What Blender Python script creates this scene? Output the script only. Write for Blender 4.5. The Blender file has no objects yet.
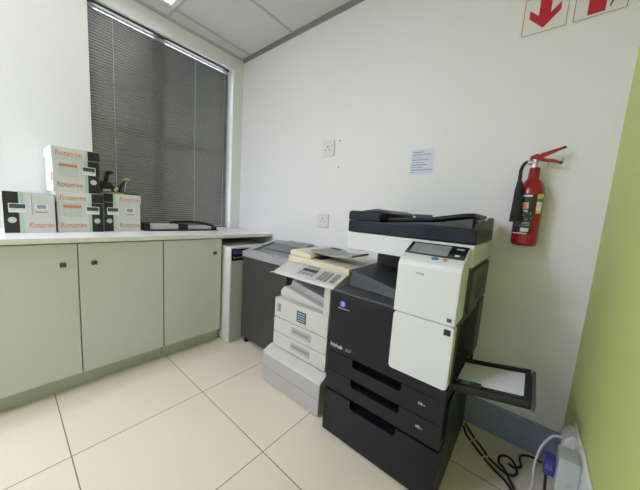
import bpy, bmesh, math, random
from mathutils import Vector, Matrix
random.seed(7)
PI = math.pi
S = bpy.context.scene
C = S.collection

# ------------------------------------------------------------------ materials
def mat(name, col, rough=.5, metal=0.0, spec=.5, noise=0.0, nscale=40.0, bump=0.0, bscale=200.0, emit=None, estr=0.0, coat=0.0):
    m = bpy.data.materials.new(name); m.use_nodes = True
    nt = m.node_tree; b = nt.nodes['Principled BSDF']
    b.inputs['Base Color'].default_value = (*col, 1)
    b.inputs['Roughness'].default_value = rough
    b.inputs['Metallic'].default_value = metal
    b.inputs['Specular IOR Level'].default_value = spec
    b.inputs['Coat Weight'].default_value = coat
    if emit:
        b.inputs['Emission Color'].default_value = (*emit, 1); b.inputs['Emission Strength'].default_value = estr
    tc = None
    if noise or bump:
        tc = nt.nodes.new('ShaderNodeTexCoord')
    if noise:
        n = nt.nodes.new('ShaderNodeTexNoise'); n.inputs['Scale'].default_value = nscale; n.inputs['Detail'].default_value = 4
        r = nt.nodes.new('ShaderNodeMapRange'); r.inputs['To Min'].default_value = 1 - noise; r.inputs['To Max'].default_value = 1 + noise
        mx = nt.nodes.new('ShaderNodeVectorMath'); mx.operation = 'SCALE'; mx.inputs[0].default_value = col
        nt.links.new(tc.outputs['Object'], n.inputs['Vector']); nt.links.new(n.outputs['Fac'], r.inputs['Value'])
        nt.links.new(r.outputs['Result'], mx.inputs['Scale']); nt.links.new(mx.outputs['Vector'], b.inputs['Base Color'])
    if bump:
        n = nt.nodes.new('ShaderNodeTexNoise'); n.inputs['Scale'].default_value = bscale
        bp = nt.nodes.new('ShaderNodeBump'); bp.inputs['Strength'].default_value = bump; bp.inputs['Distance'].default_value = .002
        nt.links.new(tc.outputs['Object'], n.inputs['Vector']); nt.links.new(n.outputs['Fac'], bp.inputs['Height'])
        nt.links.new(bp.outputs['Normal'], b.inputs['Normal'])
    return m

def floor_material(ox, oy, T):
    m = bpy.data.materials.new('cream_porcelain_tiles'); m.use_nodes = True
    nt = m.node_tree; b = nt.nodes['Principled BSDF']; N = nt.nodes.new; L = nt.links.new
    tc = N('ShaderNodeTexCoord'); sp = N('ShaderNodeSeparateXYZ'); L(tc.outputs['Object'], sp.inputs[0])
    def edge(out, off):
        a = N('ShaderNodeMath'); a.operation = 'SUBTRACT'; a.inputs[1].default_value = off; L(out, a.inputs[0])
        d = N('ShaderNodeMath'); d.operation = 'DIVIDE'; d.inputs[1].default_value = T; L(a.outputs[0], d.inputs[0])
        f = N('ShaderNodeMath'); f.operation = 'FRACT'; L(d.outputs[0], f.inputs[0])
        s = N('ShaderNodeMath'); s.operation = 'SUBTRACT'; s.inputs[1].default_value = .5; L(f.outputs[0], s.inputs[0])
        ab = N('ShaderNodeMath'); ab.operation = 'ABSOLUTE'; L(s.outputs[0], ab.inputs[0])
        fl = N('ShaderNodeMath'); fl.operation = 'FLOOR'; L(d.outputs[0], fl.inputs[0])
        return ab, fl
    ax, fx = edge(sp.outputs['X'], ox); ay, fy = edge(sp.outputs['Y'], oy)
    mx = N('ShaderNodeMath'); mx.operation = 'MAXIMUM'; L(ax.outputs[0], mx.inputs[0]); L(ay.outputs[0], mx.inputs[1])
    g = N('ShaderNodeMath'); g.operation = 'GREATER_THAN'; g.inputs[1].default_value = .5 - .0022 / T; L(mx.outputs[0], g.inputs[0])
    cb = N('ShaderNodeCombineXYZ'); L(fx.outputs[0], cb.inputs[0]); L(fy.outputs[0], cb.inputs[1])
    wn = N('ShaderNodeTexWhiteNoise'); L(cb.outputs[0], wn.inputs['Vector'])
    nz = N('ShaderNodeTexNoise'); nz.inputs['Scale'].default_value = 3; nz.inputs['Detail'].default_value = 5; L(tc.outputs['Object'], nz.inputs['Vector'])
    ad = N('ShaderNodeMath'); ad.operation = 'ADD'; L(wn.outputs['Value'], ad.inputs[0]); L(nz.outputs['Fac'], ad.inputs[1])
    mr = N('ShaderNodeMapRange'); mr.inputs['From Max'].default_value = 2; mr.inputs['To Min'].default_value = .95; mr.inputs['To Max'].default_value = 1.04; L(ad.outputs[0], mr.inputs['Value'])
    sc = N('ShaderNodeVectorMath'); sc.operation = 'SCALE'; sc.inputs[0].default_value = (.775, .71, .565); L(mr.outputs[0], sc.inputs['Scale'])
    mix = N('ShaderNodeMix'); mix.data_type = 'RGBA'; L(g.outputs[0], mix.inputs['Factor']); L(sc.outputs[0], mix.inputs['A']); mix.inputs['B'].default_value = (.20, .165, .12, 1)
    L(mix.outputs['Result'], b.inputs['Base Color'])
    rr = N('ShaderNodeMapRange'); rr.inputs['To Min'].default_value = .07; rr.inputs['To Max'].default_value = .6; L(g.outputs[0], rr.inputs['Value']); L(rr.outputs[0], b.inputs['Roughness'])
    return m

def glass_material():
    m = bpy.data.materials.new('window_glass'); m.use_nodes = True
    nt = m.node_tree; nt.nodes.clear(); N = nt.nodes.new
    o = N('ShaderNodeOutputMaterial'); t = N('ShaderNodeBsdfTransparent'); t.inputs[0].default_value = (.95, .97, .97, 1)
    g = N('ShaderNodeBsdfGlossy'); g.inputs['Roughness'].default_value = .02; f = N('ShaderNodeFresnel'); f.inputs[0].default_value = 1.45
    x = N('ShaderNodeMixShader'); nt.links.new(f.outputs[0], x.inputs[0]); nt.links.new(t.outputs[0], x.inputs[1]); nt.links.new(g.outputs[0], x.inputs[2]); nt.links.new(x.outputs[0], o.inputs[0])
    return m

M = {
 'wall': mat('white_wall_paint', (.80, .80, .80), .6, noise=.012, nscale=3, bump=.08, bscale=300),
 'green': mat('lime_green_wall_paint', (.62, .70, .235), .55, noise=.012, nscale=3, bump=.08, bscale=300),
 'ceiling': mat('ceiling_board', (.70, .70, .70), .9, noise=.02, nscale=60, bump=.1, bscale=500),
 'tbar': mat('ceiling_grid_white', (.52, .53, .52), .5),
 'trimgrey': mat('shadow_gap_cornice', (.25, .255, .26), .6),
 'skirt': mat('blue_grey_skirting', (.26, .32, .42), .45, noise=.04, nscale=8),
 'frame': mat('window_frame_white', (.78, .79, .80), .35),
 'glass': glass_material(),
 'slat': mat('grey_aluminium_slat', (.24, .235, .23), .26, metal=.8, spec=.6),
 'rail': mat('charcoal_blind_rail', (.045, .047, .05), .45),
 'cord': mat('pale_blind_cord', (.62, .62, .64), .6),
 'worktop': mat('white_laminate_worktop', (.82, .82, .81), .28, noise=.01, nscale=20),
 'door': mat('white_laminate_door', (.65, .665, .665), .42, noise=.01, nscale=5),
 'edge': mat('cabinet_carcass', (.42, .43, .41), .5),
 'plinth': mat('grey_plinth', (.52, .54, .51), .5, noise=.03, nscale=8),
 'knobdark': mat('dark_steel_knob', (.09, .09, .09), .3, metal=.7),
 'chrome': mat('brushed_steel', (.62, .62, .62), .28, metal=1),
 'kdark': mat('charcoal_copier_plastic', (.0055, .0065, .0105), .42, spec=.32, bump=.1, bscale=900),
 'recess': mat('recess_shade_black', (.003, .003, .004), .9, spec=.05),  # near-black puts the shade inside the finger notches into the colour
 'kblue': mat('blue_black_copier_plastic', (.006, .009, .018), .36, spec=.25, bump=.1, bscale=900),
 'kgrey': mat('mid_grey_copier_plastic', (.048, .051, .056), .45, bump=.1, bscale=900),
 'kside': mat('dark_grey_copier_side', (.065, .068, .066), .5, bump=.1, bscale=900),
 'black': mat('matte_black', (.009, .009, .010), .5),
 'gblack': mat('gloss_black', (.012, .013, .016), .12),
 'kwhite': mat('copier_white_plastic', (.645, .66, .665), .38, bump=.05, bscale=900),
 'lcd': mat('unlit_lcd_screen', (.27, .29, .30), .16),
 'bluekey': mat('teal_blue_key', (.06, .26, .38), .3),
 'pinkkey': mat('pink_key', (.55, .20, .22), .4),
 'bluesym': mat('blue_globe_emblem', (.045, .13, .55), .3),
 'whitepr': mat('white_print', (.78, .79, .80), .5),
 'greypr': mat('grey_print', (.36, .37, .38), .5),
 'rwhite': mat('printer_warm_white', (.575, .565, .53), .45, bump=.05, bscale=900),
 'rgrey': mat('printer_pale_grey', (.43, .42, .41), .45, bump=.05, bscale=900),
 'cream': mat('aged_cream_plastic', (.69, .64, .48), .45, bump=.05, bscale=900),
 'flap': mat('blue_grey_tray', (.44, .47, .50), .4),
 'sage': mat('sage_grey_plastic', (.30, .33, .29), .45),
 'btn': mat('printer_button_grey', (.25, .26, .26), .45),
 'rdisplay': mat('printer_display', (.05, .055, .05), .2),
 'stick': mat('blue_black_sticker', (.03, .055, .10), .35),
 'stickp': mat('sticker_print', (.32, .46, .50), .5),
 'sdark': mat('charcoal_cabinet_paint', (.046, .046, .045), .5, bump=.06, bscale=700),
 'stop': mat('light_grey_machine_top', (.34, .355, .37), .45),
 'spanel': mat('smoked_grey_panel', (.16, .165, .17), .25),
 'rubber': mat('black_rubber', (.012, .012, .012), .7),
 'mwhite': mat('white_machine_paint', (.70, .70, .69), .45),
 'mgrey': mat('pale_grey_machine_front', (.50, .51, .51), .5),
 'dispblue': mat('blue_display', (.02, .045, .13), .2, emit=(.05, .14, .5), estr=.03),
 'carton': mat('white_carton', (.66, .68, .67), .6, noise=.015, nscale=12),
 'cartonside': mat('white_carton_lid', (.69, .705, .69), .6, noise=.015, nscale=12),
 'cartonblack': mat('black_carton_print', (.018, .019, .018), .5),
 'cartongreen': mat('green_carton_print', (.44, .62, .50), .55),
 'cartonpale': mat('grey_green_carton_print', (.56, .64, .60), .55),
 'orange': mat('orange_carton_print', (.64, .22, .11), .55),
 'ltgrey': mat('pale_grey_print', (.58, .60, .60), .55),
 'inkdark': mat('dark_ink', (.07, .07, .10), .6),
 'inkblue': mat('blue_grey_ink', (.19, .20, .32), .6),
 'paper': mat('white_paper', (.78, .79, .83), .7),
 'paperb': mat('bluish_note_paper', (.66, .69, .83), .7),
 'wood': mat('brown_board', (.30, .20, .10), .6, noise=.15, nscale=30),
 'tan': mat('tan_plastic', (.55, .42, .27), .5),
 'red': mat('extinguisher_red', (.31, .008, .018), .26, coat=.2),
 'redsign': mat('sign_red', (.47, .012, .03), .5),
 'signwhite': mat('sign_white', (.74, .75, .70), .4),
 'yellow': mat('yellow_label_print', (.75, .60, .10), .5),
 'greenp': mat('green_label_print', (.06, .24, .09), .5),
 'socket': mat('socket_white_plastic', (.74, .74, .71), .35),
 'slot': mat('socket_slot_grey', (.20, .20, .19), .6),
 'adapter': mat('adapter_white_plastic', (.40, .43, .42), .3),
 'plugblue': mat('dark_blue_plug', (.035, .04, .22), .35),
 'cable': mat('black_cable', (.012, .012, .013), .5),
 'wcable': mat('white_cable', (.66, .66, .63), .5),
 'hole': mat('drilled_hole', (.12, .11, .10), .9),
 'lamp': mat('added_light_diffuser', (.9, .9, .9), .5, emit=(.97, .98, 1.20), estr=6.5),
 'lampfar': mat('added_far_light_diffuser', (.9, .9, .9), .5, emit=(.97, .98, 1.20), estr=33.0),
 'lampdim': mat('dim_light_diffuser', (.9, .9, .9), .5, emit=(1.0, .98, 1.04), estr=1.0),
}

# ------------------------------------------------------------------ mesh helpers
class MB:
    def __init__(s): s.v = []; s.f = []; s.sm = []; s.mi = []
    def add_bm(s, bm, smooth=False, mi=0):
        bm.verts.ensure_lookup_table(); k = len(s.v)
        bm.verts.index_update()
        s.v += [tuple(v.co) for v in bm.verts]
        for f in bm.faces:
            s.f.append([k + v.index for v in f.verts]); s.sm.append(smooth); s.mi.append(mi)
        bm.free(); return s
    def box(s, x0, x1, y0, y1, z0, z1, bev=0, seg=2, rot=None, mi=0):
        bm = bmesh.new()
        bmesh.ops.create_cube(bm, size=1, matrix=Matrix.Translation(((x0+x1)/2, (y0+y1)/2, (z0+z1)/2)) @ Matrix.Diagonal((abs(x1-x0), abs(y1-y0), abs(z1-z0), 1)))
        if bev: bmesh.ops.bevel(bm, geom=bm.edges[:], offset=bev, segments=seg, profile=.5, affect='EDGES')
        if rot is not None: bmesh.ops.transform(bm, matrix=rot, verts=bm.verts[:])
        return s.add_bm(bm, False, mi)
    def prism(s, poly, axis, a, b, bev=0, seg=2, smooth=False, mi=0):
        # poly in the two other axes, in order (y,z) for x, (x,z) for y, (x,y) for z
        def P(u, v, w):
            return (w, u, v) if axis == 'x' else (u, w, v) if axis == 'y' else (u, v, w)
        bm = bmesh.new(); A = [bm.verts.new(P(u, v, a)) for u, v in poly]; B = [bm.verts.new(P(u, v, b)) for u, v in poly]
        n = len(poly); caps = [bm.faces.new(A), bm.faces.new(B[::-1])]
        for i in range(n): bm.faces.new((A[i], B[i], B[(i+1) % n], A[(i+1) % n]))
        bmesh.ops.recalc_face_normals(bm, faces=bm.faces[:])
        if bev: bmesh.ops.bevel(bm, geom=[e for f in caps for e in f.edges], offset=bev, segments=seg, profile=.5, affect='EDGES')
        return s.add_bm(bm, smooth, mi)
    def lathe(s, prof, c, axis=(0, 0, 1), n=32, smooth=True, mi=0):
        ax = Vector(axis).normalized(); q = Vector((0, 0, 1)).rotation_difference(ax).to_matrix(); c = Vector(c)
        bm = bmesh.new(); rings = []
        for r, h in prof:
            if r < 1e-6: rings.append([bm.verts.new(c + q @ Vector((0, 0, h)))])
            else: rings.append([bm.verts.new(c + q @ Vector((r*math.cos(2*PI*i/n), r*math.sin(2*PI*i/n), h))) for i in range(n)])
        for R0, R1 in zip(rings, rings[1:]):
            for i in range(n):
                j = (i+1) % n
                if len(R0) == 1 and len(R1) == 1: continue
                if len(R0) == 1: bm.faces.new((R0[0], R1[j], R1[i]))
                elif len(R1) == 1: bm.faces.new((R0[i], R0[j], R1[0]))
                else: bm.faces.new((R0[i], R0[j], R1[j], R1[i]))
        bmesh.ops.recalc_face_normals(bm, faces=bm.faces[:])
        return s.add_bm(bm, smooth, mi)
    def cyl(s, c0, c1, r, n=20, bev=0, mi=0):
        c0 = Vector(c0); d = Vector(c1) - c0; h = d.length
        return s.lathe([(0, 0), (r-bev, 0), (r, bev), (r, h-bev), (r-bev, h), (0, h)], c0, d, n, False, mi)
    def tube(s, pts, r, n=10, res=8, smooth=True, mi=0):
        P = catmull(pts, res); bm = bmesh.new(); rings = []; up = Vector((0.3, .2, 1)).normalized()
        rr = r if callable(r) else (lambda t: r)
        for i, p in enumerate(P):
            t = (P[min(i+1, len(P)-1)] - P[max(i-1, 0)]).normalized()
            a = t.cross(up)
            if a.length < 1e-3: a = t.cross(Vector((1, 0, 0)))
            a.normalize(); b = t.cross(a); q = rr(i / (len(P)-1))
            rings.append([bm.verts.new(p + a*q*math.cos(2*PI*k/n) + b*q*math.sin(2*PI*k/n)) for k in range(n)])
        for R0, R1 in zip(rings, rings[1:]):
            for i in range(n): bm.faces.new((R0[i], R0[(i+1) % n], R1[(i+1) % n], R1[i]))
        bm.faces.new(rings[0][::-1]); bm.faces.new(rings[-1])
        bmesh.ops.recalc_face_normals(bm, faces=bm.faces[:])
        return s.add_bm(bm, smooth, mi)
    def hexa(s, bot, top, bev=0, mi=0):
        # eight corners: bottom loop of four and top loop of four
        bm = bmesh.new(); A = [bm.verts.new(p) for p in bot]; B = [bm.verts.new(p) for p in top]
        bm.faces.new(A[::-1]); bm.faces.new(B)
        for i in range(4): bm.faces.new((A[i], A[(i+1) % 4], B[(i+1) % 4], B[i]))
        bmesh.ops.recalc_face_normals(bm, faces=bm.faces[:])
        if bev: bmesh.ops.bevel(bm, geom=bm.edges[:], offset=bev, segments=2, profile=.5, affect='EDGES')
        return s.add_bm(bm, False, mi)
    def build(s, name, m, parent=None):
        me = bpy.data.meshes.new(name); off = Vector((0, 0, 0))
        me.from_pydata(s.v, [], s.f)
        for p, sm in zip(me.polygons, s.sm): p.use_smooth = sm
        for mm in (m if isinstance(m, (list, tuple)) else [m]): me.materials.append(M[mm])
        for p, k in zip(me.polygons, s.mi): p.material_index = k
        me.update()
        o = bpy.data.objects.new(name, me); C.objects.link(o)
        if parent is not None:
            o.parent = parent
            r = parent
            while r.parent: r = r.parent
            if not r.get('_local'): me.transform(Matrix.Translation(-r.location))
        return o

def catmull(pts, res):
    P = [Vector(p) for p in pts]
    if len(P) < 3: return P
    out = []
    Q = [P[0]*2-P[1]] + P + [P[-1]*2-P[-2]]
    for i in range(1, len(Q)-2):
        a, b, c, d = Q[i-1:i+3]
        for k in range(res):
            t = k/res
            out.append(.5*((2*b) + (c-a)*t + (2*a-5*b+4*c-d)*t*t + (3*b-a-3*c+d)*t**3))
    out.append(P[-1]); return out

def rrect(x0, x1, z0, z1, r, n=6):
    out = []
    for cx, cz, a in ((x1-r, z1-r, 0), (x0+r, z1-r, 90), (x0+r, z0+r, 180), (x1-r, z0+r, 270)):
        for i in range(n+1):
            t = math.radians(a + 90*i/n); out.append((cx+r*math.cos(t), cz+r*math.sin(t)))
    return out

def tag(o, label, cat, group=None, kind=None):
    o['label'] = label; o['category'] = cat
    if group: o['group'] = group
    if kind: o['kind'] = kind
    return o
def thing(name, loc, label, cat, group=None, local=False, rz=0):
    o = bpy.data.objects.new(name, None); C.objects.link(o); o.location = loc; o.empty_display_size = .1
    o.rotation_euler = (0, 0, rz)
    if local: o['_local'] = 1
    return tag(o, label, cat, group)
def struct(name, mb, m):
    o = mb.build(name, m); o['kind'] = 'structure'; return o

def text(s, name, m, parent, org, xd, ud, size, align='LEFT', ext=.0004, shear=0.0, xs=1.0):
    cu = bpy.data.curves.new(name, 'FONT'); cu.body = s; cu.size = size; cu.extrude = ext; cu.align_x = align; cu.shear = shear; cu.resolution_u = 3
    t = bpy.data.objects.new(name, cu); C.objects.link(t)
    me = bpy.data.meshes.new_from_object(t.evaluated_get(bpy.context.evaluated_depsgraph_get()))
    bpy.data.objects.remove(t); bpy.data.curves.remove(cu)
    xd = Vector(xd).normalized(); ud = Vector(ud).normalized(); nd = xd.cross(ud)
    mt = Matrix(((xd.x, ud.x, nd.x, org[0]), (xd.y, ud.y, nd.y, org[1]), (xd.z, ud.z, nd.z, org[2]), (0, 0, 0, 1)))
    me.transform(mt @ Matrix.Diagonal((xs, 1, 1, 1)))
    me.materials.clear(); me.materials.append(M[m]); me.name = name
    o = bpy.data.objects.new(name, me); C.objects.link(o)
    if parent is not None:
        o.parent = parent; r = parent
        while r.parent: r = r.parent
        if not r.get('_local'): me.transform(Matrix.Translation(-r.location))
    return o

# ------------------------------------------------------------------ the room: x=0 window wall, y=0 copier wall, x=W green wall
W, H, YB = 2.804, 2.69, -5.2
WY0, WY1, WZ0, WZ1, RD = -1.25, -.115, .932, 2.547, .16   # window opening and depth of the reveal
struct('floor', MB().box(-.3, W+.2, YB-.2, .2, -.1, 0), 'wall').data.materials[0] = floor_material(1.0987, -.9519, .6)
struct('ceiling', MB().box(-.3, W+.2, YB-.2, .2, H, H+.1), 'ceiling')
wl = MB()
wl.box(-.25, 0, YB-.2, WY0, 0, H); wl.box(-.25, 0, WY1, .2, 0, H); wl.box(-.25, 0, WY0, WY1, 0, WZ0-.012); wl.box(-.25, 0, WY0, WY1, WZ1, H)
struct('wall_left', wl, 'wall')
struct('wall_back', MB().box(0, W+.2, 0, .2, 0, H), 'wall')
struct('wall_right', MB().box(W, W+.2, YB-.2, 0, 0, H), 'green')
struct('wall_front', MB().box(0, W, YB-.2, YB, 0, H), 'wall')
struct('baseboard_back', MB().prism([(0, 0), (-.014, 0), (-.014, .158), (-.009, .166), (0, .166)], 'x', .0, W), 'skirt')
struct('baseboard_right', MB().prism([(W, 0), (W-.014, 0), (W-.014, .158), (W-.009, .166), (W, .166)], 'y', YB, -.014), 'skirt')
struct('trim_1', MB().prism([(0, H), (-.024, H), (-.024, H-.008), (-.006, H-.014), (-.004, H-.03), (0, H-.03)], 'x', 0, W), 'trimgrey')  # cornice trim, its dark grey standing in for the shadow gap
struct('trim_2', MB().prism([(0, H), (.018, H), (.018, H-.005), (.004, H-.008), (.004, H-.02), (0, H-.02)], 'y', YB, -.024), 'tbar')
# exposed ceiling grid
gr = MB()
for k in range(5):
    x = .145 + .6*k
    gr.box(x-.012, x+.012, YB, -.024, H-.004, H)
for y in (-.737, -1.937, -3.137, -4.337):
    gr.box(.018, W, y-.012, y+.012, H-.0042, H)
struct('trim_3', gr, 'tbar')

# window frame and glass
fr = MB(); fx0, fx1 = -.145, -.105
fr.box(fx0, fx1, WY0, WY0+.05, WZ0-.012, WZ1); fr.box(fx0, fx1, WY1-.05, WY1, WZ0-.012, WZ1)
fr.box(fx0, fx1, WY0+.05, WY1-.05, WZ0-.012, WZ0+.04); fr.box(fx0, fx1, WY0+.05, WY1-.05, WZ1-.012, WZ1)
fr.box(fx0, fx1, WY0+.05, WY1-.05, 1.72, 1.77); fr.box(fx0+.002, fx1-.002, -.80, -.72, WZ0+.04, WZ1-.012)
wf = struct('window_1', fr, 'frame')
MB().box(-.128, -.122, WY0+.05, WY1-.05, WZ0+.04, WZ1-.012).build('window_pane', 'glass', wf)
struct('trim_4', MB().box(-.105, 0, WY0, WY1, WZ0-.012, WZ0), 'worktop')   # inner window sill, level with the worktop

# venetian blind
bx = -.052; by0, by1 = WY0+.006, WY1-.030
bl = thing('venetian_blind', (bx, (by0+by1)/2, WZ1), 'dark grey venetian blind closed across the window above the worktop', 'blind')
MB().box(bx-.014, bx+.014, by0, by1, WZ1-.017, WZ1, .002).build('headrail', 'rail', bl)
zt, zb, pitch = WZ1-.060, .944, .0205
sl = MB(); n = int((zt-zb)/pitch)
tilt = math.radians(73); hw = .0127
for i in range(n):
    z = zt - i*pitch
    if z - hw < zb + .012: break
    prof = []
    for k in range(5):
        u = -1 + k/2
        d = u*hw; c = (1-u*u)*.0034
        # room edge low, window edge high; crowned face towards the room
        prof.append((bx - d*math.cos(tilt) + c*math.sin(tilt), z + d*math.sin(tilt) + c*math.cos(tilt)))
    poly = prof + [(p[0]-.0005*math.sin(tilt), p[1]-.0005*math.cos(tilt)) for p in reversed(prof)]
    sl.prism(poly, 'y', by0+.004, by1-.004, smooth=False)
sl.build('slats', 'slat', bl)
MB().box(bx-.012, bx+.012, by0+.004, by1-.004, zb-.008, zb+.006, .002).build('bottom_rail', 'rail', bl)
for y in (-1.10, -.485, -.19):
    MB().box(bx+.0085, bx+.0095, y-.0009, y+.0009, zb, WZ1-.017).build('ladder_cord', 'cord', bl)
MB().tube([(bx+.022, by1-.03, WZ1-.02), (bx+.024, by1-.03, 1.9), (bx+.02, by1-.03, 1.25)], .0022, 8).build('tilt_wand', 'rail', bl)

# ------------------------------------------------------------------ ceiling lights
def ceiling_light(x0, y0, lab, m='lamp'):
    t = thing('ceiling_light', (x0+.3, y0-.6, H), lab, 'light', 'recessed ceiling light panels')
    f = MB(); x1, y1 = x0+.6-.026, y0-1.2+.026; x0 += .014; y0 -= .014
    z0, z1 = H-.014, H-.0001
    f.box(x0, x1, y0-.03, y0, z0, z1); f.box(x0, x1, y1, y1+.03, z0, z1); f.box(x0, x0+.03, y1+.03, y0-.03, z0, z1); f.box(x1-.03, x1, y1+.03, y0-.03, z0, z1)
    f.build('frame', 'frame', t)
    MB().box(x0+.03, x1-.03, y1+.03, y0-.03, H-.009, H-.001).build('diffuser', m, t)
ceiling_light(.145, -.737, 'recessed rectangular ceiling light panel beside the window wall', 'lampdim')
ceiling_light(.145, -3.137, 'added unseen ceiling light panel farthest from the photocopier wall', 'lampfar')  # out of view, added as the strong main source to even the lighting
ceiling_light(.745, -1.937, 'added unseen ceiling light panel in the middle of the room')  # second out-of-view panel, added to spread light over walls and copiers

# ------------------------------------------------------------------ worktop and cabinets
wt = MB().box(.0, .581, -2.5, -.001, .902, .932, .003).build('worktop', 'worktop')
tag(wt, 'long white laminate worktop along the window wall carrying the paper boxes', 'worktop')
def cabinet(y0, y1, doors, lab, nm='base_cabinet'):
    t = thing(nm, (.3, (y0+y1)/2, 0), lab, 'cabinet', 'white cabinets under the worktop')
    b = MB(); b.box(.02, .538, y0, y0+.016, .10, .902); b.box(.02, .538, y1-.016, y1, .10, .902); b.box(.02, .538, y0+.016, y1-.016, .10, .116)
    b.box(.02, .036, y0+.016, y1-.016, .116, .902); b.box(.036, .538, y0+.016, y1-.016, .884, .902)
    b.build('carcass', 'edge', t)
    MB().box(.49, .513, y0, y1, 0, .10).build('plinth', 'plinth', t)
    for a, c, ky in doors:
        d = MB().box(.541, .560, a+.0025, c-.0025, .099, .893, .0015).build('door', 'door', t)
        k = MB(); k.cyl((.560, ky, .779), (.570, ky, .779), .006); k.box(.570, .585, ky-.013, ky+.013, .767, .791, .002)
        k.build('knob', 'knobdark', d)
cabinet(-2.33, -1.880, [(-2.33, -1.88, -1.95)], 'white single door base cabinet at the far left end of the worktop')
cabinet(-1.878, -.979, [(-1.878, -1.429, -1.494), (-1.429, -.979, -1.360)], 'white double door base cabinet under the stacked paper boxes')
cabinet(-.977, -.530, [(-.977, -.530, -.598)], 'white single door base cabinet beside the tall white machine')

# tall white machine under the worktop end
t = thing('office_machine', (.45, -.31, 0), 'tall white box machine with black and blue control panel under the worktop end', 'machine')
b = MB(); b.box(.16, .660, -.514, -.10, .004, .832, .004); b.build('housing', 'mwhite', t)
MB().box(.660, .672, -.512, -.102, .006, .828, .003).build('front_panel', 'mgrey', t)
pn = MB().box(.672, .675, -.506, -.30, .718, .818, .001).build('control_panel', 'gblack', t)
MB().box(.675, .6758, -.490, -.34, .772, .804).build('display', 'dispblue', pn)
k = MB()
for i in range(4): k.box(.675, .6762, -.49+.035*i, -.468+.035*i, .738, .750)
k.build('button', 'btn', pn)

# ------------------------------------------------------------------ paper cartons
def carton(name, fx, y0, y1, z0, h, depth, style, lab, rz=0):
    """front faces +x. local frame: u along +y from the left edge, v up, origin at front left bottom"""
    w = y1-y0
    t = thing(name, (fx, y0, z0), lab, 'box', 'cartons of printer paper on the worktop', True, rz)
    lidh = .062 if style != 'plain' else .0
    bodyh = h - (0.0 if not lidh else .004)
    MB().box(-depth, -.004 if lidh else 0, .003, w-.003, 0, bodyh, .002).build('carton_body', 'carton', t)
    F = -.004 if lidh else 0
    if lidh:
        MB().box(-depth-.004, 0, -.001, w+.001, h-lidh, h, .002).build('lid', 'cartonside', t)
    def patch(nm, m, u0, u1, v0, v1, lift=.0006, parent=t, base=None):
        f = F if base is None else base
        return MB().box(f, f+lift, u0, u1, v0, v1).build(nm, m, parent)
    X, U = (0, 1, 0), (0, 0, 1)
    top = h - lidh if lidh else h
    flip = style in ('left', 'plain')          # black printed strip at the left end
    bw = .062 if style != 'left' else .055
    def span(a, b): return (a, b) if flip else (w-b, w-a)
    a, b_ = span(.004, bw); patch('black_print', 'cartonblack', a, b_, .002, top-.001)
    a, b_ = span(bw, bw+.017); patch('green_print', 'cartongreen' if style != 'left' else 'cartonpale', a, b_, .002, top-.001)
    if lidh:
        a, b_ = span(.0, bw); patch('lid_black_print', 'cartonblack', a, b_, h-lidh+.001, h-.001, base=0)
        a, b_ = span(bw, bw+.015); patch('lid_green_print', 'cartonpale', a, b_, h-lidh+.001, h-.001, base=0)
    # round emblem on the black strip
    a, b_ = span(.018, bw-.010)
    e = MB().lathe([(0, 0), (.0165, 0), (.0165, .0010), (0, .0010)], (F, (a+b_)/2, .075), (1, 0, 0), 24, False); e.build('oval_emblem', 'ltgrey', t)
    # sticker
    sc = (a+b_)/2 + (.022 if flip else -.022)
    s0 = patch('label_sticker', 'paper', sc-.034, sc+.034, .118, .170, .0012)
    patch('sticker_print', 'inkdark', sc-.030, sc+.030, .142, .166, .0004, s0, F+.0012)
    patch('sticker_print', 'ltgrey', sc-.028, sc+.028, .133, .137, .0004, s0, F+.0012)
    lo, hi = (bw+.03, w-.004) if flip else (.010, w-bw-.022)
    cx = (lo+hi)/2; tw = hi-lo
    wordmark(t, F+.0008, cx, .043, tw*.9)
    if lidh: wordmark(t, .0006, cx+.0, h-lidh*.62, tw*.9)
    if style == 'right':                         # big ream picture with an orange band
        r = patch('ream_print', 'ltgrey', .030, .118, .096, .182)
        patch('orange_band', 'orange', .032, .116, .156, .172, .0006, r, F+.0006)
        patch('seam_print', 'ltgrey', .132, .136, .098, .186)
    else:                                        # bar code window
        r = patch('barcode_frame', 'ltgrey', cx-.030, cx+.034, .134, .176)
        patch('barcode_window', 'paper', cx-.027, cx+.031, .137, .173, .0004, r, F+.0006)
        for i in range(9):
            u = cx-.016+.0042*i; patch('barcode_bar', 'inkdark', u, u+.0022, .143, .167, .0004, r, F+.001)
        patch('caption_print', 'orange', cx-.022, cx+.026, .120, .126)
        if style == 'plain': patch('seam_print', 'btn', bw+.050, bw+.052, .105, h-.002)
    if style == 'right' and rz:
        MB().box(-.06, -.012, .0018, .003, .065, .115).build('side_print', 'orange', t)
    return t
def wordmark(parent, x, u, v, width):
    o = text('Rotatrim', 'wordmark', 'orange', parent, (x, u, v-.012), (0, 1, 0), (0, 0, 1), .047, 'CENTER', .0004, .12)
    bw = max(p.co.y for p in o.data.vertices) - min(p.co.y for p in o.data.vertices)
    k = width/bw
    for p in o.data.vertices: p.co.y = u + (p.co.y-u)*k
    return o
carton('paper_box', .295, -1.695, -1.484, .932, .236, .275, 'plain', 'white lidless paper carton at the left end of the row on the worktop')
carton('paper_box', .280, -1.480, -1.250, .932, .255, .262, 'right', 'white lidded paper carton with orange band, at the bottom of the stack of two')
carton('paper_box', .250, -1.245, -1.022, .932, .268, .240, 'left', 'white lidded paper carton under the black hole punch and open stapler')
carton('paper_box', .278, -1.490, -1.260, 1.187, .272, .255, 'right', 'white lidded paper carton on top of another carton against the wall', .045)

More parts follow.
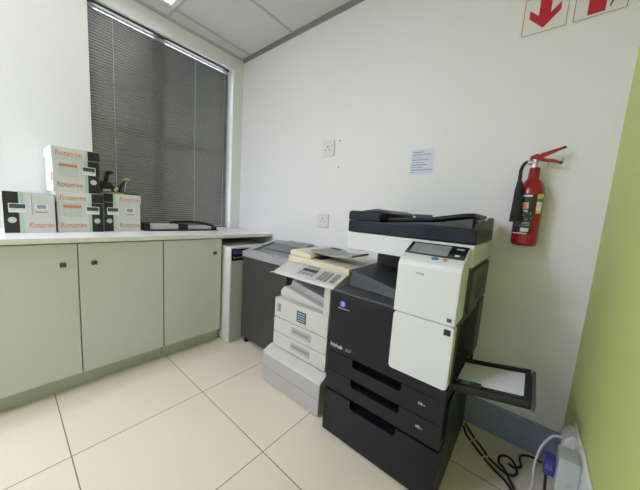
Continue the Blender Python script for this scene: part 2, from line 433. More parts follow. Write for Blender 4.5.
# things on the right-hand carton
zc = 1.2003
board = MB().box(.09, .225, -1.245, -1.085, zc, zc+.012, .002).build('wooden_board', 'wood'); tag(board, 'small brown board lying on the right-hand paper carton beneath the punch', 'board')
t = thing('hole_punch', (.155, -1.21, zc+.0122), 'black hole punch with raised lever on the brown board', 'hole punch')
z = zc+.0122
MB().box(.11, .20, -1.240, -1.168, z, z+.014, .003).build('base', 'black', t)
MB().box(.2, .203, -1.236, -1.19, z+.004, z+.018, .001).build('scale_strip', 'ltgrey', t)
MB().prism([(-1.240, z+.014), (-1.166, z+.014), (-1.168, z+.038), (-1.185, z+.062), (-1.215, z+.072), (-1.238, z+.066)], 'x', .12, .19, .003).build('punch_body', 'black', t)
MB().prism([(-1.224, z+.070), (-1.200, z+.070), (-1.192, z+.118), (-1.170, z+.130), (-1.172, z+.146), (-1.200, z+.150), (-1.212, z+.140)], 'x', .135, .175, .003).build('lever', 'black', t)
MB().cyl((.19, -1.168, z+.010), (.19, -1.150, z+.030), .010).build('paper_guide', 'tan', t)
t = thing('stapler', (.155, -1.115, z), 'open black stapler with tan tipped curved arm on the brown board', 'stapler')
MB().box(.14, .172, -1.142, -1.090, z, z+.010, .002).build('base', 'black', t)
MB().tube([(.156, -1.140, z+.012), (.156, -1.126, z+.032), (.156, -1.112, z+.058), (.156, -1.104, z+.085), (.156, -1.090, z+.098)], lambda q: .011-.004*q, 10).build('arm', 'black', t)
MB().tube([(.156, -1.107, z+.084), (.156, -1.092, z+.102), (.156, -1.074, z+.104), (.156, -1.064, z+.100)], .007, 10).build('arm_tip', 'tan', t)
MB().cyl((.156, -1.098, z+.010), (.156, -1.088, z+.090), .0018, 8).build('spring_rod', 'chrome', t)
tr = MB().box(.225, .245, -1.12, -1.04, zc, zc+.011, .003).build('staple_remover', 'black'); tag(tr, 'small flat black bar lying at the front edge of the right-hand carton', 'stationery')

# binding / trimming machine on the worktop
t = thing('paper_trimmer', (.19, -.68, .932), 'low black and white paper trimmer with a curved handle on the worktop', 'trimmer')
MB().box(.10, .255, -.975, -.395, .9325, .942, .003).build('base', 'black', t)
MB().box(.11, .235, -.955, -.742, .942, .988, .006).build('white_cover', 'rwhite', t)
MB().box(.105, .24, -.998, -.957, .9325, .996, .006).build('end_cap', 'black', t)
MB().box(.105, .245, -.740, -.668, .942, .992, .005).build('clamp_block', 'black', t)
MB().box(.12, .235, -.666, -.452, .942, .972, .006).build('paper_guide', 'rwhite', t)
MB().box(.12, .245, -.450, -.402, .942, .968, .006).build('end_block', 'black', t)
MB().tube([(.16, -.79, .994), (.17, -.70, 1.006), (.185, -.60, 1.004), (.20, -.50, .992), (.205, -.44, .976), (.205, -.41, .958)], lambda q: .010+.003*q, 10).build('handle', 'black', t)
s = MB(); s.box(-.075, .095, -.335, -.165, .9325, .939, rot=None); s = s.build('paper_stack', 'paper'); tag(s, 'short stack of white paper on the sill at the right end of the worktop', 'paper')
s = MB().hexa([(.11, -.20, .9325), (.235, -.16, .9325), (.22, -.05, .9325), (.09, -.09, .9325)], [(.11, -.20, .937), (.235, -.16, .937), (.22, -.05, .937), (.09, -.09, .937)]).build('paper_sheets', 'paper'); tag(s, 'loose white sheets lying in the worktop corner beside the copier wall', 'paper')

# ------------------------------------------------------------------ charcoal floor machine on casters
t = thing('paper_shredder', (.96, -.23, 0), 'charcoal floor shredder on casters with light grey sloping top, left of the old printer', 'shredder')
dx0, dx1, dy0, dy1 = .705, 1.245, -.418, -.03
MB().prism([(dy0, .055), (dy1, .055), (dy1, .842), (-.13, .835), (dy0, .762)], 'x', dx0, dx1, .004).build('housing', 'sdark', t)
def topz(y): return .762 + (y-dy0)/(-.13-dy0)*(.073) if y < -.13 else .835+(y+.13)/.1*.007
rim = MB()
def slab(x0, x1, ya, yb, h0, h1, mb, bev=0):
    mb.prism([(ya, topz(ya)+h0), (yb, topz(yb)+h0), (yb, topz(yb)+h1), (ya, topz(ya)+h1)], 'x', x0, x1, bev)
slab(dx0-.004, dx1+.004, dy0-.004, dy0+.05, .0005, .042, rim); slab(dx0-.004, dx1+.004, -.13, dy1, .0005, .042, rim)
slab(dx0-.004, dx0+.05, dy0+.05, -.13, .0005, .042, rim); slab(dx1-.05, dx1+.004, dy0+.05, -.13, .0005, .042, rim)
rim.build('top_rim', 'stop', t)
pm = MB(); slab(dx0+.05, dx1-.05, dy0+.05, -.13, .0005, .030, pm); pm = pm.build('feed_panel', 'spanel', t)
q = MB(); slab(dx0+.10, dx1-.10, dy0+.145, dy0+.155, .0301, .032, q); q.build('feed_slot', 'black', pm)
cp = MB(); slab(.88, 1.16, -.125, -.04, .0425, .055, cp, .003); cp = cp.build('control_panel', 'stop', t)
k = MB()
for i in range(4): k.box(.93+.05*i, .955+.05*i, -.10, -.075, .890, .8955)
k.build('button', 'btn', cp)
for x in (dx0+.045, dx1-.045):
    for y in (dy0+.03, dy1-.05):
        c = MB(); c.cyl((x-.011, y, .0245), (x+.011, y, .0245), .024, 20, .004); c.box(x-.015, x+.015, y-.012, y+.012, .040, .055); c.build('caster', 'rubber', t)

# ------------------------------------------------------------------ old cream and white printer
t = thing('multifunction_printer', (1.5, -.3, 0), 'old warm white printer with yellowed cream lid, between charcoal shredder and black copier', 'printer')
rx0, rx1, ry0, ry1 = 1.280, 1.735, -.545, -.04
b = MB().prism([(-.612, .012), (-.05, .012), (-.05, .235), (-.545, .235), (-.606, .207), (-.612, .200)], 'x', 1.250, 1.757, .003)
b = b.build('base_drawer', 'rgrey', t)
MB().box(1.252, 1.755, -.6135, -.6125, .108, .110).build('drawer_groove', 'btn', b)
MB().prism([(-.6125, .2005), (-.6065, .2082), (-.5455, .2360), (-.20, .2360), (-.20, .2352), (-.545, .2352), (-.6062, .2072), (-.6122, .2000)], 'x', 1.2505, 1.7565).build('drawer_top_cap', 'rwhite', b)
ft = MB()
for x in (1.29, 1.715):
    for y in (-.57, -.10): ft.cyl((x, y, .0005), (x, y, .012), .018)
ft.build('foot', 'rubber', t)
def ricoh_tray(z0, z1, lab):
    d = MB().box(rx0-.004, rx1, ry0, ry0+.03, z0+.002, z1-.002, .003).build('paper_drawer', 'rwhite', t)
    zc_ = (z0+z1)/2 + .004
    h = MB(); h.box(1.448, 1.612, ry0-.006, ry0-.0005, zc_-.024, zc_+.024, .003); h.build('handle', 'rgrey', d)
    MB().box(1.460, 1.600, ry0-.0075, ry0-.0062, zc_-.004, zc_+.012).build('grip', 'btn', d)
ricoh_tray(.240, .345, ''); ricoh_tray(.345, .447, '')
MB().box(rx0, rx1, ry0+.031, ry1, .236, .447).build('lower_body', 'rgrey', t)
MB().box(rx0-.002, rx1, ry0, ry1, .449, .580, .004).build('main_body', 'rwhite', t)
MB().box(1.308, 1.338, ry0-.003, ry0-.0003, .492, .545, .001).build('badge', 'btn', t)
st = MB().box(1.488, 1.566, ry0-.0016, ry0-.0003, .474, .546).build('label_sticker', 'stick', t)
k = MB()
for i in range(4): k.box(1.497, 1.557, ry0-.0024, ry0-.0017, .482+.016*i, .489+.016*i)
k.build('sticker_print', 'stickp', st)
# output bay
MB().box(rx0, rx1, -.16, ry1, .581, .775).build('bay_back', 'rwhite', t)
MB().box(1.690, rx1, ry0+.002, -.161, .581, .775, .003).build('right_column', 'rwhite', t)
MB().prism([(rx0+.002, .581), (1.689, .581), (1.689, .590), (1.50, .625), (1.33, .655), (rx0+.03, .650), (rx0+.002, .62)], 'y', -.50, -.162, .003).build('output_tray', 'rwhite', t)
MB().prism([(1.335, .657), (1.50, .6285), (1.686, .594), (1.686, .632), (1.50, .668), (1.35, .700)], 'y', -.46, -.20, .002).build('tray_flap', 'flap', t)
# scanner, control panel and cream lid
MB().box(1.325, 1.812, -.500, -.03, .776, .828, .004).build('scanner_body', 'rwhite', t)
cpn = MB().prism([(-.618, .768), (-.501, .768), (-.501, .832), (-.615, .786), (-.618, .780)], 'x', 1.340, 1.812, .002).build('control_panel', 'rwhite', t)
def pz(y): return .786 + (y+.615)/.114*.046
def key(mb, x0, x1, ya, yb, h=.004):
    mb.prism([(ya, pz(ya)+.0003), (yb, pz(yb)+.0003), (yb, pz(yb)+h), (ya, pz(ya)+h)], 'x', x0, x1)
k = MB(); key(k, 1.500, 1.640, -.598, -.520, .003); k.build('key_panel', 'mgrey', cpn)
k = MB(); key(k, 1.520, 1.630, -.556, -.530, .005); k.build('display', 'rdisplay', cpn)
def one_key(*a):
    k = MB(); key(k, *a); k.build('key', 'btn', cpn)
for i in range(4): one_key(1.515+.03*i, 1.537+.03*i, -.590, -.566, .006)
for i in range(3):
    for j in range(4): one_key(1.665+.026*i, 1.683+.026*i, -.600+.022*j, -.586+.022*j, .005)
for j in range(3): one_key(1.755, 1.785, -.596+.028*j, -.578+.028*j, .006)
k = MB(); key(k, 1.530, 1.62, -.5155, -.5035, .006); k.build('slide_bar', 'sage', cpn)
MB().hexa([(1.275, -.60, .757), (1.339, -.61, .770), (1.339, -.585, .770), (1.275, -.585, .757)], [(1.275, -.60, .761), (1.339, -.61, .777), (1.339, -.585, .777), (1.275, -.585, .761)]).build('side_lever', 'rwhite', t)
MB().prism([(1.330, .829), (1.812, .829), (1.812, .862), (1.53, .872), (1.330, .872)], 'y', -.492, -.04, .005).build('lid', 'cream', t)
MB().prism([(1.330, .8725), (1.515, .8725), (1.520, .885), (1.500, .902), (1.345, .910), (1.330, .900)], 'y', -.478, -.07, .004).build('feeder', 'cream', t)
MB().prism([(1.5155, .874), (1.56, .872), (1.56, .884), (1.5205, .886)], 'y', -.44, -.10).build('feed_slot', 'black', t)
MB().prism([(1.43, .9075), (1.50, .9025), (1.50, .908), (1.43, .913)], 'y', -.215, -.12).build('top_slot', 'black', t)
dt = MB(); path = [(1.470, .9135), (1.56, .906), (1.66, .904), (1.74, .911), (1.785, .921)]
dt.prism([(x, z_+.008) for x, z_ in path] + [(x, z_-.004) for x, z_ in reversed(path)], 'y', -.43, -.23, .003)
dt.build('document_tray', 'sage', t)
MB().box(1.30, 1.33, -.49, -.40, .7765, .80, .003).build('hinge_block', 'rwhite', t)

# ------------------------------------------------------------------ black and white copier
t = thing('photocopier', (2.11, -.35, 0), 'large black and white photocopier with touch screen and open side tray', 'photocopier')
kx0, kx1, kf, kb = 1.822, 2.395, -.65, -.02
def front_plate(x0, x1, z0, z1, n0, n1, nd, r=.014):
    """front panel outline (x,z) with a rounded finger notch in its top edge"""
    out = [(x0, z0), (x1, z0), (x1, z1)]
    if nd:
        out += [(n1, z1)]
        for i in range(7):
            a = math.radians(90*i/6); out.append((n1-r+r*math.cos(a), z1-nd+r-r*math.sin(a)))
        for i in range(7):
            a = math.radians(90*i/6); out.append((n0+r-r*math.sin(a), z1-nd+r-r*math.cos(a)))
        out += [(n0, z1)]
    return out + [(x0, z1)]
# base cabinet
MB().box(kx0, kx1+.003, -.612, -.085, .014, .250, .004).build('base_cabinet', 'kdark', t)
d = MB().prism(front_plate(kx0, kx1, .014, .249, 1.980, 2.215, .042), 'y', kf, -.613, .0025).build('base_drawer', 'kdark', t)
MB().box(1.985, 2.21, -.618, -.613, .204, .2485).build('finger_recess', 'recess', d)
MB().box(kx0+.004, kx1-.004, -.630, -.09, .2505, .2585).build('base_gap', 'black', t)
for z0, z1 in ((.260, .362), (.364, .465)):
    d = MB().prism(front_plate(kx0, kx1, z0, z1, 1.975, 2.220, .040), 'y', kf, -.613, .0025).build('paper_tray', 'kdark', t)
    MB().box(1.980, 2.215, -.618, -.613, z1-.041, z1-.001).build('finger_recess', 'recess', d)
    g = MB(); g.box(1.988, 1.9895, kf-.0008, kf+.001, z0+.004, z1-.046); g.box(2.2055, 2.207, kf-.0008, kf+.001, z0+.004, z1-.046); g.build('grip_seam', 'black', d)
    g = MB(); g.lathe([(0, 0), (.0065, 0), (.0065, .0012), (0, .0012)], (2.308, kf, (z0+z1)/2+.006), (0, -1, 0), 20, False); g.box(2.296, 2.301, kf-.0012, kf, (z0+z1)/2, (z0+z1)/2+.012); g.box(2.316, 2.324, kf-.0012, kf, (z0+z1)/2+.002, (z0+z1)/2+.006); g.build('tray_icon', 'greypr', d)
MB().box(kx0+.003, kx1-.002, -.612, kb, .259, .465).build('tray_housing', 'kdark', t)
# body above the trays; side wall with the bypass recess
by = MB(); by.box(kx0+.003, 2.345, -.612, kb, .4655, .775)
by.box(2.345, kx1, -.612, -.585, .4655, .775); by.box(2.345, kx1, -.19, kb, .4655, .775); by.box(2.345, kx1, -.585, -.19, .4655, .498); by.box(2.345, kx1, -.585, -.19, .755, .775)
by.build('main_body', 'kside', t)
fd = MB().box(kx0, 2.1535, kf, -.613, .468, .774, .003).build('front_door', 'kdark', t)
MB().box(2.1535, kx1, kf, -.613, .468, .519, .002).build('lower_front_strip', 'kdark', t)
MB().box(2.3455, 2.350, -.584, -.191, .499, .754).build('bypass_recess', 'black', t)
lw = MB().prism(rrect(2.156, 2.393, .521, .775, .016), 'y', -.660, -.614, .003).build('white_door', 'kwhite', t)
MB().box(2.358, 2.382, -.6612, -.6602, .738, .762).build('label_patch', 'gblack', lw)
# emblem and lettering
em = MB(); em.lathe([(0, 0), (.0165, 0), (.0165, .0010), (0, .0010)], (1.892, kf, .725), (0, -1, 0), 28, False); em = em.build('globe_emblem', 'bluesym', fd)
k = MB()
for i, (zz, hw_) in enumerate(((.733, .0095), (.7285, .0125), (.723, .0125), (.7175, .0095))):
    k.box(1.892-hw_*(.2 if i in (1, 2) else .8), 1.892+hw_, kf-.0016, kf-.0011, zz-.0011, zz+.0011)
k.build('emblem_bands', 'whitepr', em)
text('KONICA MINOLTA', 'maker_text', 'whitepr', fd, (1.866, kf-.0003, .699), (1, 0, 0), (0, 0, 1), .0078, 'LEFT')
text('bizhub', 'model_text', 'whitepr', fd, (1.836, kf-.0003, .493), (1, 0, 0), (0, 0, 1), .028, 'LEFT', shear=.15)
text('367', 'model_number', 'greypr', fd, (1.925, kf-.0003, .493), (1, 0, 0), (0, 0, 1), .024, 'LEFT', shear=.15)
# control head
hd = MB().prism([(-.662, .779), (-.531, .779), (-.531, 1.064), (-.622, 1.020), (-.640, 1.010), (-.654, .996), (-.662, .978)], 'x', 2.155, 2.393, .004).build('control_head', 'kwhite', t)
def hz(y): return 1.020 + (y+.622)/.091*.044
def hslab(x0, x1, ya, yb, h0, h1): return MB().prism([(ya, hz(ya)+h0), (yb, hz(yb)+h0), (yb, hz(yb)+h1), (ya, hz(ya)+h1)], 'x', x0, x1)
sc = hslab(2.161, 2.386, -.618, -.534, .0003, .003).build('screen_bezel', 'gblack', hd)
hslab(2.176, 2.325, -.611, -.542, .0031, .0036).build('lcd_screen', 'lcd', sc)
k = hslab(2.345, 2.372, -.560, -.552, .0031, .0040); k.v; k.build('key_marking', 'greypr', sc)
hslab(2.350, 2.366, -.604, -.596, .0031, .0045).build('key_marking', 'whitepr', sc)
nrm = Vector((0, -.6, .8))
e = MB(); e.lathe([(0, 0), (.0085, 0), (.0085, .004), (.007, .005), (0, .005)], (0, 0, 0), (0, 0, 1), 24, False)
def lipkey(nm, m, x, wx):
    q = MB()
    for v in e.v: q.v.append((x+v[0]*wx, -.6315 + v[1]*.8 - v[2]*.55, 1.0145 + v[1]*.52 + v[2]*.8))
    q.f = [f[:] for f in e.f]; q.sm = e.sm[:]; q.mi = e.mi[:]; return q.build(nm, m, hd)
lipkey('start_key', 'bluekey', 2.288, 1.6); lipkey('stop_key', 'pinkkey', 2.325, .9)
k = MB()
for i in range(4): k.box(2.232+.0085*i, 2.237+.0085*i, -.6632, -.6621, .949-.0006*i, .956)
k.build('indicator_marks', 'btn', hd)
k = MB(); k.box(2.360, 2.384, -.6632, -.6621, .786, .812); k = k.build('label_patch', 'ltgrey', hd)
MB().box(2.364, 2.380, -.6636, -.6632, .792, .806).build('label_print', 'plugblue', k)
# upper body right, rear and output tray
MB().box(2.156, kx1, -.528, kb, .776, .983, .002).build('upper_body', 'kside', t)
MB().box(1.850, 2.1555, -.24, kb, .776, .983).build('bay_back', 'black', t)
MB().box(kx0, 2.153, kf+.002, -.242, .7755, .785, .002).build('bay_ledge', 'kgrey', t)
MB().hexa([(1.838, -.522, .7855), (2.150, -.556, .7855), (2.150, -.245, .7855), (1.838, -.245, .7855)],
          [(1.846, -.508, .870), (2.150, -.545, .822), (2.150, -.245, .850), (1.846, -.245, .884)], .004).build('output_tray', 'kgrey', t)
# side relief
k = MB(); k.box(kx1, kx1+.012, -.50, -.05, .79, .97, .003); k.build('side_cover', 'kside', t)
k = MB()
for i in range(7): k.box(kx1+.012, kx1+.0135, -.40, -.20, .83+.014*i, .836+.014*i)
k.build('side_vents', 'black', t)
MB().box(kx1, kx1+.010, -.19, -.03, .48, .77, .003).build('side_rear_cover', 'kside', t)
MB().box(kx1, kx1+.008, -.60, -.10, .27, .455, .003).build('side_lower_cover', 'kdark', t)
# scanner and document feeder
MB().box(1.810, 2.402, -.528, -.04, .985, 1.076, .005).build('scanner_body', 'kwhite', t)
ad = MB().box(1.812, 2.404, -.535, -.05, 1.078, 1.138, .006).build('feeder_base', 'kblue', t)
MB().prism([(1.812, 1.139), (1.990, 1.139), (1.990, 1.176), (1.93, 1.186), (1.825, 1.187), (1.812, 1.178)], 'y', -.537, -.07, .004).build('feeder_head', 'kblue', t)
MB().prism([(1.84, 1.1875), (1.94, 1.187), (2.03, 1.176), (2.03, 1.183), (1.96, 1.200), (1.93, 1.203), (1.86, 1.193)], 'y', -.46, -.10, .003).build('feeder_top_cover', 'kgrey', t)
pth = [(1.999, 1.150), (2.10, 1.156), (2.22, 1.168), (2.33, 1.188), (2.375, 1.192)]
k = MB().prism([(x, z_+.011) for x, z_ in pth] + [(x, z_-.006) for x, z_ in reversed(pth)], 'y', -.47, -.12, .004).build('document_tray', 'kblue', t)
MB().box(2.07, 2.16, -.30, -.285, 1.170, 1.190, .002).build('paper_guide', 'kgrey', k)
MB().box(2.085, 2.095, -.355, -.345, 1.1675, 1.178, .002).build('guide_stud', 'whitepr', k)
MB().prism([(1.999, 1.1385), (2.379, 1.1385), (2.379, 1.180), (2.25, 1.157), (2.05, 1.1415), (1.999, 1.1405)], 'y', -.50, -.08, .002).build('exit_tray', 'kgrey', t)
MB().prism([(-.500, 1.139), (-.06, 1.139), (-.06, 1.190), (-.10, 1.195), (-.14, 1.178), (-.30, 1.176), (-.42, 1.180), (-.470, 1.168)], 'x', 2.380, 2.404, .003).build('feeder_end_panel', 'kgrey', t)
# open bypass tray
def bz(x): return .502 + (x-2.396)*.21
bp = MB(); X0, X1 = 2.399, 2.650
def ramp(mb, x0, x1, ya, yb, lo, hi): mb.prism([(x0, bz(x0)+lo), (x1, bz(x1)+lo), (x1, bz(x1)+hi), (x0, bz(x0)+hi)], 'y', ya, yb, .0015)
ramp(bp, X0, X1-.012, -.600, -.345, 0, .012); bp = bp.build('bypass_tray', 'kdark', t)
k = MB(); ramp(k, X0, X1-.014, -.604, -.590, .0121, .030); ramp(k, X0, X1-.014, -.357, -.342, .0121, .030); ramp(k, X1-.030, X1-.014, -.589, -.358, .0121, .030); k.build('tray_rim', 'black', bp)
k = MB(); ramp(k, X1-.011, X1, -.608, -.355, 0, .030); k.build('tray_extension', 'kside', bp)
k = MB(); ramp(k, 2.41, 2.49, -.587, -.545, .0121, .026); ramp(k, 2.53, 2.61, -.587, -.560, .0121, .022); k.build('paper_guide', 'kgrey', bp)
k = MB(); ramp(k, 2.425, 2.455, -.575, -.553, .0262, .0275); k.build('guide_sticker', 'bluekey', bp)
k = MB()
for x in (1.86, 2.35):
    for y in (-.60, -.12): k.cyl((x, y, .0005), (x, y, .014), .017)
k.build('foot', 'rwhite', t)
pp = MB(); pp.prism([(2.405, bz(2.405)+.0125), (2.618, bz(2.618)+.0125), (2.618, bz(2.618)+.0165), (2.405, bz(2.405)+.0165)], 'y', -.542, -.362)
tag(pp.build('paper_stack', 'paper'), 'white paper lying on the open side tray of the black copier', 'paper')

# ------------------------------------------------------------------ wall fittings
def wall_socket(x, z, w, h, lab):
    t = thing('wall_socket', (x, 0, z), lab, 'socket', 'white sockets on the copier wall')
    MB().prism(rrect(x-w/2, x+w/2, z-h/2, z+h/2, .008), 'y', -.011, -.0003, .003).build('cover_plate', 'socket', t)
    MB().prism(rrect(x-w*.36, x+w*.36, z-h*.38, z+h*.34, .006), 'y', -.0135, -.0112, .001).build('socket_face', 'socket', t)
    k = MB()
    for dx, dz, r in ((0, .012, .0065), (-.019, -.012, .005), (.019, -.012, .005)): k.cyl((x+dx, -.0138, z+dz), (x+dx, -.0130, z+dz), r)
    k.build('pin_hole', 'slot', t)
    sw = MB().box(x+w*.12, x+w*.26, -.0165, -.0137, z+h*.18, z+h*.30, .001).build('switch', 'socket', t)
wall_socket(1.218, 1.677, .118, .122, 'upper white wall socket, level with the two drilled holes')
wall_socket(1.212, 1.104, .118, .112, 'lower white wall socket just above the cream printer lid')
for z, lab in ((1.728, 'small drilled screw hole right of the upper wall socket, higher one'), (1.529, 'small drilled screw hole below the upper wall socket, lower one')):
    tag(MB().lathe([(0, 0), (.006, 0), (.006, .0012), (0, .0012)], (1.325, 0, z), (0, -1, 0), 16, False).build('screw_plug', 'hole'), lab, 'wall plug', 'plugged holes in the copier wall')

nt_ = thing('paper_sign', (1.972, -.001, 1.52), 'small bluish typed paper notice taped to the white wall above the copier', 'notice')
MB().box(1.902, 2.042, -.0018, 0, 1.447, 1.600).build('sheet', 'paperb', nt_)
MB().box(2.043, 2.060, -.0012, -.0004, 1.45, 1.605).build('backing_edge', 'paper', nt_)
k = MB(); kk = MB()
for i, (a, b_, m_) in enumerate(((.012, .078, 1), (.012, .122, 1), (.014, .07, 0), (.010, .110, 1), (.010, .088, 0), (.010, .104, 1), (.010, .078, 0), (.006, .134, 1), (.006, .026, 1))):
    z = 1.583 - .0155*i; u = a
    while u < b_:                                   # lines of tiny words
        wd = random.uniform(.007, .017); e_ = min(u+wd, b_)
        (k if m_ else kk).box(1.902+u, 1.902+e_, -.0022, -.0018, z-.0024, z+.0024); u = e_+.0022
k.build('typed_lines', 'inkblue', nt_); kk.build('typed_lines_pale', 'greypr', nt_)

def sign(x0, x1, z0, lab):
    t = thing('safety_sign', ((x0+x1)/2, -.002, z0+.095), lab, 'sign', 'square safety signs above the extinguisher')
    z1 = z0 + .178
    MB().prism(rrect(x0, x1, z0, z1, .006), 'y', -.003, -.0004).build('sign_panel', 'signwhite', t)
    o = rrect(x0+.006, x1-.006, z0+.006, z1-.006, .004); i = rrect(x0+.0085, x1-.0085, z0+.0085, z1-.0085, .003)
    b = MB(); n_ = len(o)
    for p in (o, i): b.v += [(u, -.0033, v) for u, v in p]
    for q in range(n_): b.f.append([q, (q+1) % n_, n_+(q+1) % n_, n_+q]); b.sm.append(False); b.mi.append(0)
    b.build('red_border', 'redsign', t)
    return t, z1
t, z1 = sign(2.390, 2.567, 2.088, 'left of two white safety signs, red downward arrow on white')
cx = 2.477; z = 2.112
MB().prism([(cx, z), (cx+.058, z+.058), (cx+.058, z+.094), (cx+.022, z+.060), (cx+.022, z1-.020), (cx-.022, z1-.020), (cx-.022, z+.060), (cx-.058, z+.094), (cx-.058, z+.058)], 'y', -.0038, -.0031).build('red_arrow', 'redsign', t)
t, z1 = sign(2.577, 2.755, 2.088, 'right of two white safety signs, red extinguisher symbol near green wall')
MB().prism([(2.628, 2.106), (2.684, 2.106), (2.684, 2.195), (2.672, 2.210), (2.640, 2.210), (2.628, 2.195)], 'y', -.0038, -.0031).build('extinguisher_symbol', 'redsign', t)
MB().tube([(2.660, -.0042, 2.222), (2.690, -.0042, 2.232), (2.705, -.0042, 2.19), (2.702, -.0042, 2.14), (2.697, -.0042, 2.118)], .003, 8).build('hose_symbol', 'inkdark', t)
MB().box(2.648, 2.664, -.0038, -.0031, 2.2105, 2.226).build('valve_symbol', 'redsign', t)

# fire extinguisher
ex, ey = 2.536, -.068
dz = .015
t = thing('fire_extinguisher', (ex, ey, 1.055), 'red carbon dioxide fire extinguisher with black horn hanging on the white wall', 'fire extinguisher')
MB().lathe([(0, 1.056), (.040, 1.056), (.050, 1.062), (.0525, 1.075), (.0525, 1.305), (.050, 1.330), (.041, 1.353), (.030, 1.368), (.0225, 1.378), (.0205, 1.425), (.019, 1.428), (0, 1.428)], (ex, ey, dz), n=40).build('cylinder', 'red', t)
lb = MB()
def wrap(nm, m, a0, a1, z0, z1, r=.0530, parent=None):
    bm = bmesh.new(); n_ = max(2, int((a1-a0)/6)); rows = []
    for zz in (z0+dz, z1+dz): rows.append([bm.verts.new((ex+r*math.sin(math.radians(a0+(a1-a0)*i/n_)), ey-r*math.cos(math.radians(a0+(a1-a0)*i/n_)), zz)) for i in range(n_+1)])
    for i in range(n_): bm.faces.new((rows[0][i], rows[0][i+1], rows[1][i+1], rows[1][i]))
    q = MB().add_bm(bm, True); return q.build(nm, m, parent or t)
lbl = wrap('label', 'cartonblack', -75, 25, 1.112, 1.302)
wrap('label_title', 'whitepr', -50, 10, 1.288, 1.296, .0534, lbl)
wrap('label_picture', 'tan', -35, 0, 1.232, 1.262, .0534, lbl); wrap('label_flame', 'orange', -26, -8, 1.236, 1.254, .0537, lbl)
for a, z in ((-10, 1.216), (8, 1.206), (-24, 1.198), (12, 1.184), (-6, 1.178), (-20, 1.218)): wrap('label_print', 'greenp' if a > -8 else 'greypr', a, a+9, z, z+.010, .0534, lbl)
for z in (1.160, 1.152, 1.166): wrap('label_text', 'greypr', -55, 15, z, z+.003, .0534, lbl)
wrap('label_panel', 'ltgrey', -20, 14, 1.124, 1.142, .0534, lbl); wrap('label_text', 'whitepr', -60, 10, 1.114, 1.118, .0534, lbl)
ly = wrap('side_label', 'paper', 32, 62, 1.215, 1.302, .0532)
wrap('label_band', 'yellow', 32, 62, 1.284, 1.302, .0536, ly); wrap('label_band', 'yellow', 32, 62, 1.213, 1.223, .0536, ly); wrap('label_band', 'greenp', 32, 62, 1.266, 1.282, .0536, ly)
v = MB(); v.cyl((ex-.004, ey, 1.4285+dz), (ex-.004, ey, 1.470+dz), .014, 20); v.cyl((ex-.030, ey-.004, 1.454+dz), (ex-.004, ey-.004, 1.454+dz), .012, 16)
v.build('valve', 'chrome', t)
MB().lathe([(.010, 0), (.013, 0), (.013, .006), (.010, .006)], (ex+.020, ey-.018, 1.455), (0, -1, 0), 16, False).build('pin_ring', 'chrome', t)
MB().prism([(ex-.026, 1.484), (ex-.020, 1.498), (ex+.000, 1.506), (ex+.016, 1.500), (ex+.024, 1.484), (ex+.016, 1.476)], 'y', ey-.016, ey+.012, .002).build('valve_head', 'red', t)
MB().prism([(ex+.005, 1.496), (ex+.016, 1.508), (ex+.094, 1.533), (ex+.100, 1.527), (ex+.040, 1.498), (ex+.020, 1.486)], 'y', ey-.013, ey+.009, .002).build('operating_lever', 'red', t)
MB().prism([(ex+.016, 1.472), (ex+.020, 1.486), (ex+.060, 1.478), (ex+.096, 1.464), (ex+.093, 1.456), (ex+.058, 1.466)], 'y', ey-.013, ey+.009, .002).build('carrying_handle', 'red', t)
MB().prism([(ex+.082, 1.5285), (ex+.094, 1.5335), (ex+.1005, 1.5275), (ex+.090, 1.5215)], 'y', ey-.0135, ey+.0095, .001).build('grip_tip', 'black', t)
MB().prism([(ex+.084, 1.4695), (ex+.0965, 1.4645), (ex+.0935, 1.4555), (ex+.082, 1.4585)], 'y', ey-.0135, ey+.0095, .001).build('grip_tip', 'black', t)
MB().tube([(ex-.026, ey-.004, 1.472), (ex-.040, ey-.012, 1.466), (ex-.050, ey-.030, 1.436), (ex-.050, ey-.050, 1.398), (ex-.048, ey-.056, 1.365)], .0075, 12).build('hose', 'rubber', t)
MB().lathe([(0, 0), (.011, 0), (.013, -.02), (.016, -.04), (.0245, -.188), (.023, -.191), (.014, -.05), (0, -.045)], (ex-.047, ey-.056, 1.374), (-.03, 0, 1), 24).build('horn', 'rubber', t)
k = MB(); k.box(ex-.018, ex+.018, -.006, -.0004, 1.18, 1.42, .001); k.box(ex-.012, ex+.012, -.0150, -.006, 1.385, 1.40, .001); k.build('wall_bracket', 'chrome', t)

# power outlets on the green wall
def plate(y0, y1, z0, z1, lab):
    t = thing('power_outlet', (W, (y0+y1)/2, (z0+z1)/2), lab, 'socket', 'white outlets on the green wall')
    MB().prism(rrect(y0, y1, z0, z1, .012), 'x', W-.010, W-.0004, .003).build('cover_plate', 'socket', t)
    MB().box(W-.013, W-.0102, y0+.02, y0+.045, z1-.036, z1-.012, .001).build('switch', 'socket', t)
    return t
plate(-.415, -.275, .295, .402, 'white power outlet on green wall, holding the plug with white cord')
plate(-.650, -.430, .295, .412, 'white power outlet on green wall behind the boxy white adapter')
t = thing('plug', (2.78, -.345, .36), 'white plug with white cord in the outlet nearest the corner', 'plug')
MB().prism([(W-.0105, .31), (W-.0105, .398), (W-.026, .398), (W-.044, .372), (W-.046, .34), (W-.030, .31)], 'y', -.385, -.305, .004).build('plug_body', 'socket', t)
MB().tube([(W-.042, -.345, .352), (W-.060, -.345, .352), (2.728, -.340, .330), (2.706, -.330, .26), (2.698, -.325, .17), (2.704, -.315, .08), (2.690, -.32, .012), (2.66, -.36, .006), (2.60, -.44, .006)], .0042, 8).build('white_cord', 'wcable', t)
t = thing('power_adapter', (2.76, -.5, .33), 'boxy pale white adapter plugged into the lower right outlet on green wall', 'adapter')
MB().box(2.737, 2.7935, -.530, -.452, .258, .392, .005).build('adapter_body', 'adapter', t)
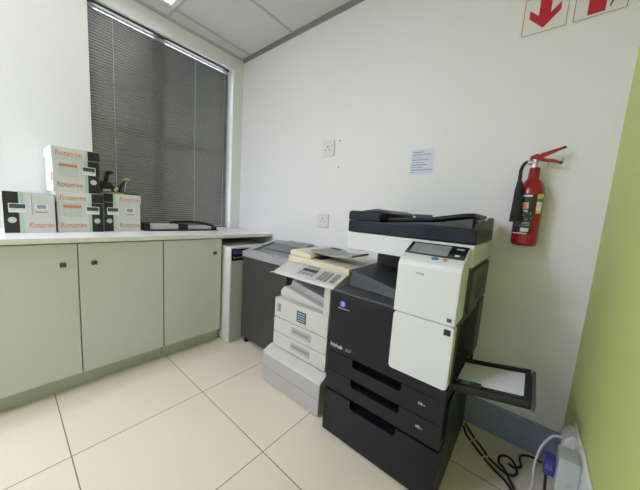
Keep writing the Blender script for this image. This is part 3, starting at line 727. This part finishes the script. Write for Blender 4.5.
k = MB()
for i in range(3): k.box(2.768, 2.780, -.4515, -.452-.0786, .285+.014*i, .292+.014*i)
k = MB(); k.box(2.766, 2.778, -.5306, -.5301, .285, .292); k.box(2.766, 2.778, -.5306, -.5301, .30, .312); k.build('label_print', 'greypr', t)
t = thing('plug', (2.72, -.47, .3), 'dark blue plug with black cable on the side of the white adapter', 'plug')
MB().box(2.706, 2.7365, -.500, -.455, .285, .345, .003).build('plug_body', 'plugblue', t)
k = MB(); k.box(2.711, 2.731, -.5006, -.5001, .312, .316); k.box(2.711, 2.727, -.5006, -.5001, .322, .325); k.build('label_print', 'inkblue', t)
MB().tube([(2.718, -.477, .2852), (2.722, -.474, .22), (2.735, -.45, .10), (2.742, -.40, .010), (2.735, -.34, .0065), (2.72, -.26, .0065)], .0045, 8).build('black_cable', 'cable', t)

# cables on the floor
def cable(nm, pts, r, m, lab):
    tag(MB().tube([(x, y, z) for x, y, z in pts], r, 8, 10).build(nm, m), lab, 'cable', 'cables on the floor beside the copier')
r = .0055; z = r+.0008
cable('power_cable', [(2.405, -.10, .03), (2.425, -.125, z), (2.47, -.175, z), (2.53, -.235, z), (2.575, -.27, z), (2.62, -.30, z), (2.66, -.36, z)], r, 'cable', 'black power cable running straight from the copier base toward the camera')
cable('power_cable', [(2.41, -.075, .03), (2.45, -.105, z), (2.50, -.160, z), (2.545, -.215, z+.002), (2.572, -.245, z+.012), (2.605, -.262, z+.012), (2.64, -.245, z+.004), (2.655, -.20, z), (2.635, -.145, z), (2.605, -.135, z), (2.582, -.165, z), (2.585, -.215, z+.004), (2.60, -.25, z+.025), (2.63, -.29, z+.013), (2.65, -.315, z)], r, 'cable', 'black power cable lying coiled in a loop on the floor')
cable('power_cable', [(2.785, -.065, z), (2.75, -.052, z), (2.705, -.048, z), (2.668, -.075, z), (2.662, -.125, z+.006), (2.668, -.165, z+.012), (2.645, -.20, z+.012), (2.62, -.19, z+.010)], r, 'cable', 'black power cable curving along the skirting toward the green wall')
r = .0028; z = r+.0008
cable('network_cable', [(2.545, -.095, z), (2.51, -.105, z), (2.475, -.13, z+.009), (2.455, -.175, z+.011), (2.468, -.225, z+.010), (2.505, -.248, z+.011), (2.54, -.215, z+.014), (2.56, -.185, z+.008)], r, 'wcable', 'thin white cable curled in a loop over the black cables')

# ------------------------------------------------------------------ daylight outside
w = bpy.data.worlds.new('overcast_sky'); S.world = w; w.use_nodes = True
bg = w.node_tree.nodes['Background']; bg.inputs[0].default_value = (.86, .92, 1.0, 1); bg.inputs[1].default_value = 8.0

# ------------------------------------------------------------------ camera
F, yaw, pit, rol = 260.4513, .68296, .121548, .067433
cd = bpy.data.cameras.new('camera'); cam = bpy.data.objects.new('camera', cd); C.objects.link(cam); S.camera = cam
cd.sensor_fit = 'HORIZONTAL'; cd.sensor_width = 36; cd.lens = F*36/640; cd.clip_start = .01
f = Vector((-math.sin(yaw)*math.cos(pit), math.cos(yaw)*math.cos(pit), -math.sin(pit)))
r_ = Vector((math.cos(yaw), math.sin(yaw), 0)); u_ = r_.cross(f)
r2 = r_*math.cos(rol) + u_*math.sin(rol); u2 = r2.cross(f)
cam.matrix_world = Matrix(((r2.x, u2.x, -f.x, 2.5723), (r2.y, u2.y, -f.y, -1.6948), (r2.z, u2.z, -f.z, 1.1615), (0, 0, 0, 1)))

S.view_settings.view_transform = 'Standard'; S.view_settings.look = 'None'; S.view_settings.gamma = 1; S.view_settings.use_curve_mapping = False
S.view_settings.exposure = 0.42
for o in bpy.data.objects:
    if '_local' in o: del o['_local']
